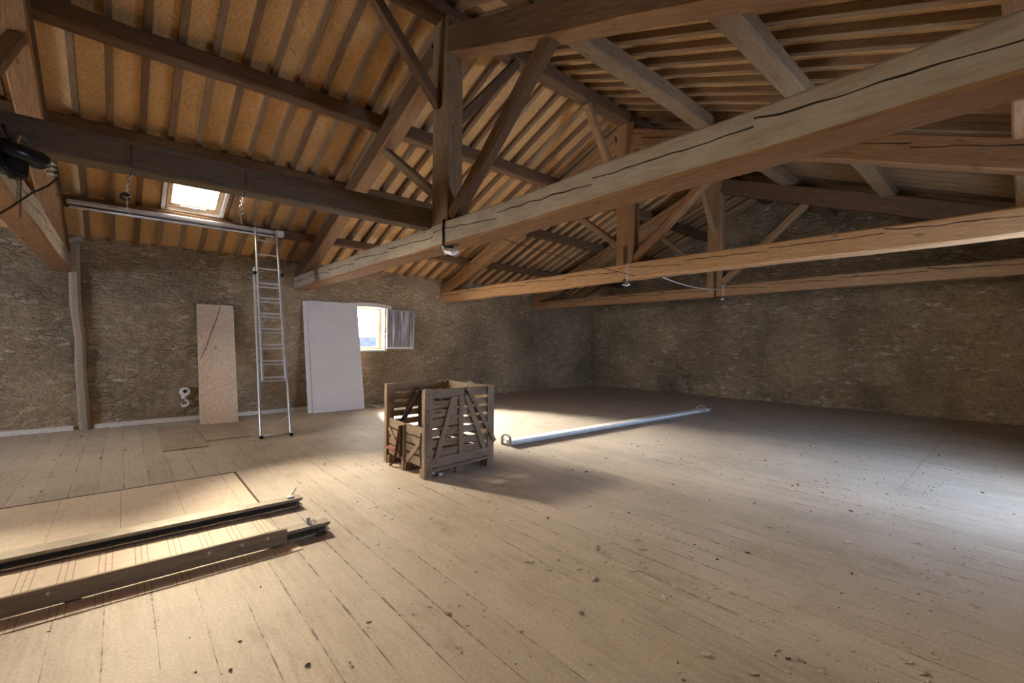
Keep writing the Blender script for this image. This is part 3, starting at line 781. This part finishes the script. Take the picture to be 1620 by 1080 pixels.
def groove_mat():
    t = NT('grooved_hatch_boards')
    cc = t.n('ShaderNodeTexCoord'); sp = t.n('ShaderNodeSeparateXYZ'); t.l(cc.outputs['Object'], sp.inputs[0])
    g = t.noise(t.coord('Object', (10, 3, 1)), 2.2, 5, .6, .6)
    c = t.ramp(g, [(.25, (.53, .43, .315)), (.5, (.62, .52, .40)), (.8, (.68, .59, .475))])
    per = t.math('FRACT', t.math('DIVIDE', t.math('ADD', sp.outputs['Y'], .02), .186))
    grp = t.math('GREATER_THAN', per, .42)
    gr = t.math('LESS_THAN', t.math('FRACT', t.math('MULTIPLY', per, 5.6)), .13)
    mk = t.math('MULTIPLY', t.math('MULTIPLY', grp, gr), .8)
    c = t.mix(mk, c, (.24, .14, .07)); t.bump(t.math('SUBTRACT', 1.0, mk), .4, .006)
    return t.fin(c, .6)
HM = hatch_mat(); GM = groove_mat()
slab('floor_hatch', [(4.53, -2.2), (4.53, .965), (5.86, .955), (5.92, -2.2)], .007, HM, 'wide pale wooden hatch cover set in the floor above the rails', 'hatch cover')
slab('grooved_board', [(6.14, -2.0), (6.14, .90), (7.02, 1.0), (7.05, -2.0)], .004, GM, 'pale grooved board set in the floor between the two long rails', 'board')
# dark strips laid round the hatch to stand for its shadow gaps
o = board('joint_strip', (4.505, -2.2, .002), (4.505, .99, .002), .02, .008, IRON); tag(o, 'dark joint along the far edge of the floor hatch', 'strip')
o = board('joint_strip', (4.52, .985, .002), (5.9, .975, .002), .016, .008, IRON); tag(o, 'dark joint along the right edge of the floor hatch', 'strip')
def cprof(y0, y1, xc, w, h, zb, nm, par, mat):
    """open C profile along y"""
    th = .004
    bm = bmesh.new()
    add_box(bm, (xc-w/2, y0, zb), (xc+w/2, y1, zb+th)); add_box(bm, (xc-w/2, y0, zb+h-th), (xc+w/2, y1, zb+h), .001)
    add_box(bm, (xc-w/2, y0, zb+th), (xc-w/2+th, y1, zb+h-th))
    add_box(bm, (xc+w/2-.012, y0, zb+h*.70), (xc+w/2, y1, zb+h-th))
    add_tube(bm, [(xc+.0, y0, zb+h*.6), (xc+.0, y1, zb+h*.6)], h*.30, 10)
    return mesh_obj(nm, bm, mat, par)
t = thing('hatch_rail', (6.05, .3, 0), 'pair of long dull metal rails lying along the hatch, further from the camera', 'rail', 'long rails on the hatch')
cprof(-2.0, .82, 5.945, .10, .05, .013, 'short_profile', t, RAILM)
cprof(-2.0, 1.25, 6.075, .11, .065, .022, 'long_profile', t, RAILM)
bm = bmesh.new(); add_box(bm, (6.125, -2.0, .016), (6.145, 1.20, .026)); tag(mesh_obj('bottom_flange', bm, STEEL, t), 'bright bottom flange')
bm = bmesh.new(); add_box(bm, (5.93, .84, .013), (5.975, .90, .045), .006); add_tube(bm, [(5.95, .86, .05), (5.98, .92, .06)], .008, 6)
add_box(bm, (6.05, 1.13, .088), (6.10, 1.19, .105), .005); add_tube(bm, [(6.06, 1.17, .10), (6.03, 1.22, .15)], .006, 6)
mesh_obj('cable_tie', bm, WHITE, t)
bm = bmesh.new()
for y in (-1.5, -.3, 1.18): add_box(bm, (6.02, y-.04, 0), (6.13, y+.04, .024))
mesh_obj('support_block', bm, IRON, t)
t = thing('hatch_rail', (6.8, .3, 0), 'wood-coloured rail with white screws lying nearest the camera on the hatch', 'rail', 'long rails on the hatch')
o_ = board('side_board', (6.862, -2.0, .068), (6.862, .93, .068), .026, .108, RAILW, t, wob=.0008)
cprof(.80, 1.25, 6.80, .10, .065, .024, 'profile_end', t, RAILM)
bm = bmesh.new(); add_box(bm, (6.84, .94, .016), (6.862, 1.20, .026)); mesh_obj('bottom_flange', bm, STEEL, t)
for y in (.80, .64, .45, -.30, -1.1):
    bm = bmesh.new(); add_tube(bm, [(6.875, y, .088), (6.883, y, .088)], .009, 10); mesh_obj('screw', bm, WHITE, t)
bm = bmesh.new(); add_box(bm, (6.76, 1.09, .088), (6.785, 1.12, .135), .004); add_torus(bm, (6.81, 1.13, .10), .018, .005, (0, 1, 0), (0, 0, 1)); mesh_obj('cable_tie', bm, WHITE, t)
bm = bmesh.new()
for y in (-1.6, -.2, .86, 1.18): add_box(bm, (6.76, y-.035, 0), (6.87, y+.035, .026))
mesh_obj('support_block', bm, IRON, t)

# ------------------------------------------------------------ long white profile on the floor
P0, P1 = Vector((5.42, 4.30, 0)), Vector((5.70, 10.05, 0))
t = thing('long_white_profile', P0, 'long white metal beam lying on the open floor right of the crate', 'beam')
bm = bmesh.new(); M, L = axisM(P0+Vector((0, 0, .045)), P1+Vector((0, 0, .045)))
for a, b in (((0, -.085, -.03), (L, .085, -.02)), ((0, -.085, .02), (L, .085, .03)), ((0, -.02, -.02), (L, .02, .02))): add_box(bm, a, b, .002, M)
mesh_obj('beam_body', bm, WHITE, t)
bm = bmesh.new(); M2, L2 = axisM(P0+Vector((-.16, .25, .02)), P0+Vector((-.10, 2.2, .02))); add_box(bm, (0, -.02, -.012), (L2, .02, .012), .003, M2)
mesh_obj('side_lath', bm, ALUD, t)
for q, s in ((P0, -1), (P1, 1)):
    bm = bmesh.new()
    c = q + Vector((0, -.02*1 if s < 0 else -.32, .0))
    add_box(bm, c+Vector((-.10, -.02, .0)), c+Vector((.10, .02, .025)), .004)
    for dx in (-.09, .09): add_box(bm, c+Vector((dx-.012, -.02, .02)), c+Vector((dx+.012, .02, .12)), .004)
    add_tube(bm, arc(c+Vector((0, 0, .11)), .09, 0, 180, 8, (1, 0, 0), (0, 0, .55)), .012, 6)
    mesh_obj('end_bracket', bm, ALUD, t)

# ------------------------------------------------------------ wooden crate
CX0, CX1, CY0, CY1, CH = 5.12, 6.13, 2.52, 3.46, .985
cr = thing('wooden_crate', (CX1, CY0, 0), 'weathered slatted wooden pallet crate standing in the middle of the floor', 'crate')
rnd = random.Random(4)
def cb(nm, p0, p1, w, h, upv=(0, 0, 1), mat=CRATE, wob=.003): return board(nm, p0, p1, w, h, mat, cr, upv, wob)
# pallet base
for x in (CX0+.06, (CX0+CX1)/2, CX1-.06):
    cb('skid', (x, CY0+.02, .05), (x, CY1-.02, .05), .10, .10) if x == CX0+.06 else None
for y in (CY0+.05, (CY0+CY1)/2, CY1-.05):
    for x in (CX0+.08, (CX0+CX1)/2, CX1-.08):
        bm = bmesh.new(); add_box(bm, (x-.05, y-.055, 0), (x+.05, y+.055, .10), .006); mesh_obj('foot_block', bm, CRATE, cr)
for i in range(8):
    x = CX0+.07+i*(CX1-CX0-.14)/7; cb('floor_slat', (x, CY0+.03, .112), (x, CY1-.03, .112), .10, .018)
# posts
post = .062
for (x, y, zb) in ((CX0+.035, CY0+.035, .0), (CX1-.035, CY0+.035, 0), (CX0+.035, CY1-.035, 0), (CX1-.035, CY1-.035, 0)):
    cb('corner_post', (x, y, zb), (x, y, CH), .07, .10, (0, 1, 0) if True else (0, 0, 1))
# +x face, -x face, +y face : slats
zs = [.155, .265, .375, .485, .595, .705, .815, .93]
def side(axis, c, a0, a1, zl, hh=.078, skip=()):
    for i, z in enumerate(zl):
        if i in skip: continue
        dz = rnd.uniform(-.008, .008); h = hh if i < len(zl)-1 else .10
        if axis == 'x': p0, p1 = (c, a0, z+dz), (c, a1, z+dz+rnd.uniform(-.006, .006)); 
        else: p0, p1 = (a0, c, z+dz), (a1, c, z+dz+rnd.uniform(-.006, .006))
        cb('side_slat', p0, p1, .017, h, (0, 0, 1))
side('x', CX1-.03, CY0+.05, CY1-.05, zs); side('x', CX0+.03, CY0+.05, CY1-.05, zs); side('y', CY1-.03, CX0+.05, CX1-.05, zs)
for c, off in ((CX1-.006, 1), (CX0+.055, -1)):
    ymid = (CY0+CY1)/2
    cb('centre_batten', (c, ymid, .10), (c, ymid, .90), .06, .018, (1, 0, 0))
    cb('diagonal_brace', (c+.0, CY0+.11, .14), (c, ymid-.10, .88), .06, .018, (1, 0, 0))
    cb('diagonal_brace', (c+.0, CY1-.12, .20), (c, ymid+.07, .90), .065, .018, (1, 0, 0))
o = cb('loose_brace', (CX1+.012, CY1+.02, .30), (CX1+.014, (CY0+CY1)/2+.08, .965), .045, .018, (1, 0, 0))
cb('bottom_board', (CX1-.004, CY0+.06, .165), (CX1-.004, CY1-.04, .185), .018, .10)
cb('bottom_board', (CX1+.004, CY0+.08, .085), (CX1+.006, CY1-.05, .115), .018, .03)
# front drop gate: half height between the -y posts
gx0, gx1, gm = CX0+.09, CX1-.09, (CX0+CX1)/2+.0
for xa, xb, tl in ((gx0, gm-.03, 0.0), (gm+.03, gx1, 0.0)):
    for z, h in ((.50, .11), (.385, .085), (.28, .085), (.165, .10)):
        cb('gate_slat', (xa, CY0+.02, z+(.01 if xa == gx0 else .0)), (xb, CY0+.02, z-(.01 if xa == gx0 else -.0)), .017, h)
cb('gate_brace', (gx0+.02, CY0+.002, .44), (gm-.05, CY0+.002, .14), .06, .016, (0, 1, 0))
cb('gate_brace', (gx1-.02, CY0+.002, .40), (gm+.06, CY0+.002, .13), .06, .016, (0, 1, 0))
cb('gate_post', (gm, CY0+.01, .0), (gm, CY0+.01, .54), .055, .06, (0, 1, 0))
bm = bmesh.new(); add_tube(bm, [(gx1+.01, CY0-.012, .50), (gx1+.0, CY0-.02, .35), (gx1+.01, CY0-.012, .14)], .009, 6); mesh_obj('steel_pin', bm, IRON, cr)
# bolts
bm = bmesh.new()
for z in (.08, .25, .47, .60, .75, .93):
    add_tube(bm, [(CX1-.002, CY0+.03, z), (CX1+.006, CY0+.03, z)], .008, 8)
add_tube(bm, [(CX1-.05, CY0-.018, .58), (CX1-.05, CY0-.006, .58)], .014, 10); add_tube(bm, [(CX0+.04, CY0-.018, .60), (CX0+.04, CY0-.006, .60)], .010, 10)
mesh_obj('bolt', bm, IRON, cr)
# straps thrown over the crate
def cloth_roll(nm, pts, r, mat, label, cat, flat=.55):
    o = tube(nm, pts, r, mat, None, 8, flat); return tag(o, label, cat)
cxm = CX0+.07; cym = (CY0+CY1)/2
strap_pts = lambda pts: [Vector(p) for p in pts]
cloth_roll('webbing_strap', strap_pts([(cxm, cym-.36, .42), (cxm+.03, cym-.22, .60), (cxm+.05, cym-.10, .80), (cxm+.04, cym-.02, .90), (cxm+.06, cym+.06, .84), (cxm+.06, cym+.16, .80)]), [.02, .045, .055, .05, .05, .03], DARKROPE, 'dark folded cloth strap slung inside the far left side of the crate', 'strap')
cloth_roll('rope_bundle', strap_pts([(cxm+.02, cym+.02, .90), (cxm+.09, cym+.10, .84), (cxm+.12, cym+.20, .72), (cxm+.1, cym+.26, .66)]), [.04, .06, .05, .03], DARKROPE, 'bundled dark rope hanging over the far left side of the crate', 'rope')
cloth_roll('red_strap', strap_pts([(cxm+.05, cym-.01, .88), (cxm+.06, cym, .60), (cxm+.07, cym+.01, .35)]), .022, REDS, 'faded red strap hanging down inside the crate', 'strap', .3)
cloth_roll('red_strap', strap_pts([(gm-.04, CY0-.03, .52), (gm-.08, CY0-.035, .36), (gm-.14, CY0-.03, .18), (gm-.20, CY0-.04, .05), (gm-.25, CY0-.05, .012)]), .022, REDS, 'faded red strap hanging down outside the front gate of the crate', 'strap', .3)
cloth_roll('iron_bar', strap_pts([(gm+.005, CY0-.035, .53), (gm+.005, CY0-.034, .38), (gm+.0, CY0-.033, .16)]), .03, IRON, 'dark rusty bar down the middle gate post of the crate', 'bar', .3)
cloth_roll('red_board', strap_pts([(gx0+.03, CY0-.016, .21), (gm-.05, CY0-.016, .20)]), .05, REDS, 'reddish board low across the left half of the crate gate', 'board', .2)
for i in range(3):
    dx = i*.022
    cloth_roll('grey_strap', strap_pts([(CX0+.50+dx, CY1-.065, .84), (CX0+.52+dx, CY1-.07, .95), (CX0+.54+dx, CY1-.03, 1.0), (CX0+.56+dx, CY1+.012, .96), (CX0+.58+dx, CY1+.014, .84)]), .009, CABLEW, ['left', 'middle', 'right'][i]+' one of the pale straps looped over the far rail of the crate', 'strap', .5)
bm = bmesh.new(); add_box(bm, (CX1-.25, CY0+.18, .0), (CX1-.02, CY0+.24, .03), .008)
tag(mesh_obj('wood_scrap', bm, WHITEWOOD), 'small pale wood scrap on the floor under the near side of the crate', 'wood scrap')

# ------------------------------------------------------------ lamps on the ties, cables
def floodlight(loc, label):
    t = thing('floodlight', loc, label, 'lamp', 'work lights under the tie beams')
    x, y, z = loc
    bm = bmesh.new(); add_tube(bm, [(x-.13, y, z+.11), (x-.02, y+.02, z+.085), (x+.10, y+.03, z+.075)], .008, 6); mesh_obj('bracket', bm, IRON, t)
    bm = bmesh.new()
    M = Matrix.Translation((x, y, z+.01)) @ Matrix.Rotation(R(18), 4, 'Y') @ Matrix.Rotation(R(25), 4, 'X')
    add_box(bm, (-.09, -.05, -.02), (.09, .05, .025), .012, M); add_box(bm, (-.095, -.055, .015), (-.075, -.02, .075), .004, M)
    mesh_obj('lamp_housing', bm, WHITE, t)
    bm = bmesh.new(); add_box(bm, (-.07, -.035, -.026), (.07, .035, -.019), 0, M); mesh_obj('lamp_glass', bm, STEEL, t)
floodlight((6.08, 2.86, 2.545), 'small white floodlight on a bracket under the big cracked tie beam')
def bell(loc, ty, ztop, label, r=.07):
    x, y, z = loc
    t = thing('pendant_lamp', loc, label, 'lamp', 'work lights under the tie beams')
    bm = bmesh.new(); add_tube(bm, [(x, y, z+.085), (x, y, z+.06), (x, y, z+.02), (x, y, z)], [.015, .028, r*.75, r], 14); mesh_obj('lamp_shade', bm, STEEL, t, smooth=True)
    bm = bmesh.new(); add_tube(bm, [(x, y, z-.012), (x, y, z+.002)], [.02, .035], 10); mesh_obj('bulb', bm, WHITE, t, smooth=True)
    bm = bmesh.new()
    for dx in (-.012, .02): add_tube(bm, [(x, y, z+.08), (x+dx, ty-.02, z+.12), (x+dx, ty-.02, ztop+.02), (x+dx, ty+.06, ztop+.03)], .005, 5)
    mesh_obj('cord', bm, CABLEW, t)
bell((5.98, 6.47, 2.505), 6.5, 2.87, 'white bell lamp hanging by a doubled cord from the fir tie beam', .085)
bell((6.10, 9.86, 2.50), 9.9, 2.82, 'small white lamp hanging from the far tie beam by the iron strap', .06)
def cable(nm, pts, r, mat, label): return tag(tube(nm, pts, r, mat, None, 6), label, 'cable')
cable('cable', sag((6.57, 6.62, 2.595), (5.98, 9.88, 2.74), .06), .008, CABLEW, 'white cable sagging between the middle and far tie beams')
cable('cable', sag((6.7, 3.12, 2.64), (6.12, 6.48, 2.66), .02), .005, CABLEB, 'thin dark cable stretched between the cracked tie beam and the fir one')
cable('cable', [(6.03, 2.785, 2.93), (6.02, 2.785, 2.80), (6.03, 2.782, 2.70), (6.02, 2.785, 2.63), (6.05, 2.80, 2.61), (6.12, 2.86, 2.60)], .012, BLACK, 'black cable running down the cracked tie beam to the floodlight')

# ------------------------------------------------------------ chains under the long dark beam
def chain(loc, n, label, block=False, xoff=0):
    x, y, z = loc
    t = thing('lifting_chain', loc, label, 'chain', 'chains hanging from the long dark beam')
    for i in range(n):
        bm = bmesh.new(); ax = ((0, 1, 0), (1, 0, 0))[i % 2]
        add_torus(bm, (x+.002*i, y-.004*i, z-.018-i*.027), .017, .0045, ax, (0, 0, 1), 12, 6, .65); mesh_obj('chain_link', bm, STEEL, t, smooth=True)
    zz = z-.018-n*.027
    bm = bmesh.new(); add_tube(bm, arc((x, y-.004*n, zz-.012), .024, 110, -150, 12, (0, 1, 0), (0, 0, 1)), .006, 6); mesh_obj('hook', bm, STEEL, t, smooth=True)
    bm = bmesh.new(); add_tube(bm, [(x, y-.004*n, zz-.03), (x+.005, y-.004*n+.005, zz-.12), (x, y+.01, zz-.20)], .0022, 5); mesh_obj('string', bm, CABLEW, t)
    bm = bmesh.new(); add_torus(bm, (x, y, z+.10), .125, .005, (1, 0, 0), (0, 0, 1), 16, 6); 
    mesh_obj('sling', bm, IRON, t)
    if block:
        bm = bmesh.new(); add_tube(bm, [(x-.03, y-.035, zz-.03), (x-.0, y-.035, zz-.03)], .035, 14); mesh_obj('pulley', bm, IRON, t)
chain((5.64, .04, 2.88), 6, 'bright chain with dark pulley hanging left of the skylight', True)
chain((5.64, .84, 2.88), 5, 'bright chain with open hook hanging right of the skylight')

# ------------------------------------------------------------ electric hoist hanging at the left edge
hz_ = Vector((5.98, -.50, 2.72))
t = thing('electric_hoist', hz_, 'glossy black electric chain hoist hanging at the left edge under the long beam', 'hoist')
bm = bmesh.new()
add_tube(bm, [hz_+Vector(v) for v in ((.10, -.13, .03), (.09, -.11, .035), (-.06, .05, .03), (-.08, .07, .025), (-.085, .075, .02))], [.03, .062, .062, .055, .03], 16)
mesh_obj('motor_housing', bm, BLACK, t, smooth=True)
bm = bmesh.new(); M = Matrix.Translation(hz_+Vector((.06, -.08, -.06))) @ Matrix.Rotation(R(-35), 4, 'Z'); add_box(bm, (-.10, -.05, -.07), (.06, .05, .04), .015, M)
mesh_obj('gear_case', bm, BLACK, t)
bm = bmesh.new()
for k in range(3):
    c = hz_+Vector((-.09-.003*k, .085, .045-k*.037)); add_tube(bm, [c, c+Vector((-.035, .045, -.002))], [.015, .012], 10)
mesh_obj('cable_gland', bm, STEEL, t, smooth=True)
bm = bmesh.new(); add_tube(bm, [hz_+Vector(v) for v in ((.03, -.05, .04), (.01, -.04, .13), (-.12, -.04, .20), (-.3, -.04, .20))], .012, 8)
mesh_obj('suspension_hook', bm, STEEL, t, smooth=True)
bm = bmesh.new(); add_tube(bm, [hz_+Vector(v) for v in ((.12, -.12, .0), (.15, -.10, -.09), (.10, -.06, -.15), (.02, -.03, -.13))], .02, 8)
mesh_obj('chain_bag', bm, BLACK, t, smooth=True)
pts = [hz_+Vector(v) for v in ((-.125, .13, .0), (-.14, .135, -.05), (-.09, .09, -.13), (.0, .02, -.22), (.15, -.05, -.36), (.4, -.12, -.52), (.9, -.25, -.80))]
tube('power_cable', pts, .007, CABLEB, t, 6)
for k, (a, b) in enumerate((((.12, -.14, .12), (.05, -.07, -.02)), ((.10, -.10, .18), (-.02, -.01, .03)), ((.13, -.15, .02), (.16, -.12, -.17)))):
    tube('lashing', sag(hz_+Vector(a), hz_+Vector(b), .03, 8), .010, BLACK if k else STEEL, t, 6)
# strap round the pale tie beam of the left-edge truss
ty1 = TY[0]+.24
bm = bmesh.new()
for x in (5.05,):
    add_box(bm, (x-.03, TY[0]-.012, 2.605), (x+.03, TY[0]-.003, 2.91)); add_box(bm, (x-.03, ty1+.008, 2.50), (x+.03, ty1+.017, 2.91))
    add_box(bm, (x-.03, TY[0]-.012, 2.898), (x+.03, ty1+.017, 2.906))
tag(mesh_obj('webbing_strap', bm, BROWNS), 'brown webbing strap round the pale tie beam at the left edge', 'strap')

# ------------------------------------------------------------ litter on the floor
def crumbs(n, area, smin, smax, seed):
    rn = random.Random(seed); bm = bmesh.new()
    for i in range(n):
        x = rn.uniform(*area[:2]); y = rn.uniform(*area[2:])
        if noise.noise(Vector((x*.9, y*.9, seed+.37))) < rn.uniform(-.4, .3): continue
        if CX0-.05 < x < CX1+.05 and CY0-.05 < y < CY1+.05: continue
        if 4.4 < x < 7.15 and y < 1.4: continue
        s = rn.uniform(smin, smax)*(1 if rn.random() < .85 else 1.8)
        M = Matrix.Translation((x, y, s*.28)) @ Matrix.Rotation(rn.uniform(0, 6.28), 4, 'Z') @ Matrix.Diagonal((s*rn.uniform(.8, 2.0), s*.7, s*.45, 1))
        bmesh.ops.create_icosphere(bm, subdivisions=1, radius=.6, matrix=M)
    return bm
CR_L = plain('pale_crumb', (.56, .50, .41), .9, 0, .5, 30); CR_D = plain('dark_crumb', (.09, .062, .04), .9)
tag(mesh_obj('plaster_crumbs', crumbs(900, (6.8, 11.4, .8, 5.5), .006, .018, 3), CR_L), 'pale plaster crumbs and chips scattered over the near floorboards', 'debris', kind='stuff')
tag(mesh_obj('plaster_crumbs', crumbs(750, (8.2, 10.3, 1.2, 4.2), .007, .018, 5), CR_L), 'pale crumbs and chips thickly scattered on the floor in the lower right foreground', 'debris', kind='stuff')
tag(mesh_obj('wood_crumbs', crumbs(1500, (.6, 11.4, -1, 9.5), .005, .014, 8), CR_D), 'dark crumbs and droppings scattered over the dusty floorboards', 'debris', kind='stuff')
tag(mesh_obj('dirt_patch', crumbs(900, (7.0, 9.9, 5.2, 8.2), .003, .010, 21), CR_D), 'dark band of litter on the floor beyond the long white beam', 'debris', kind='stuff')
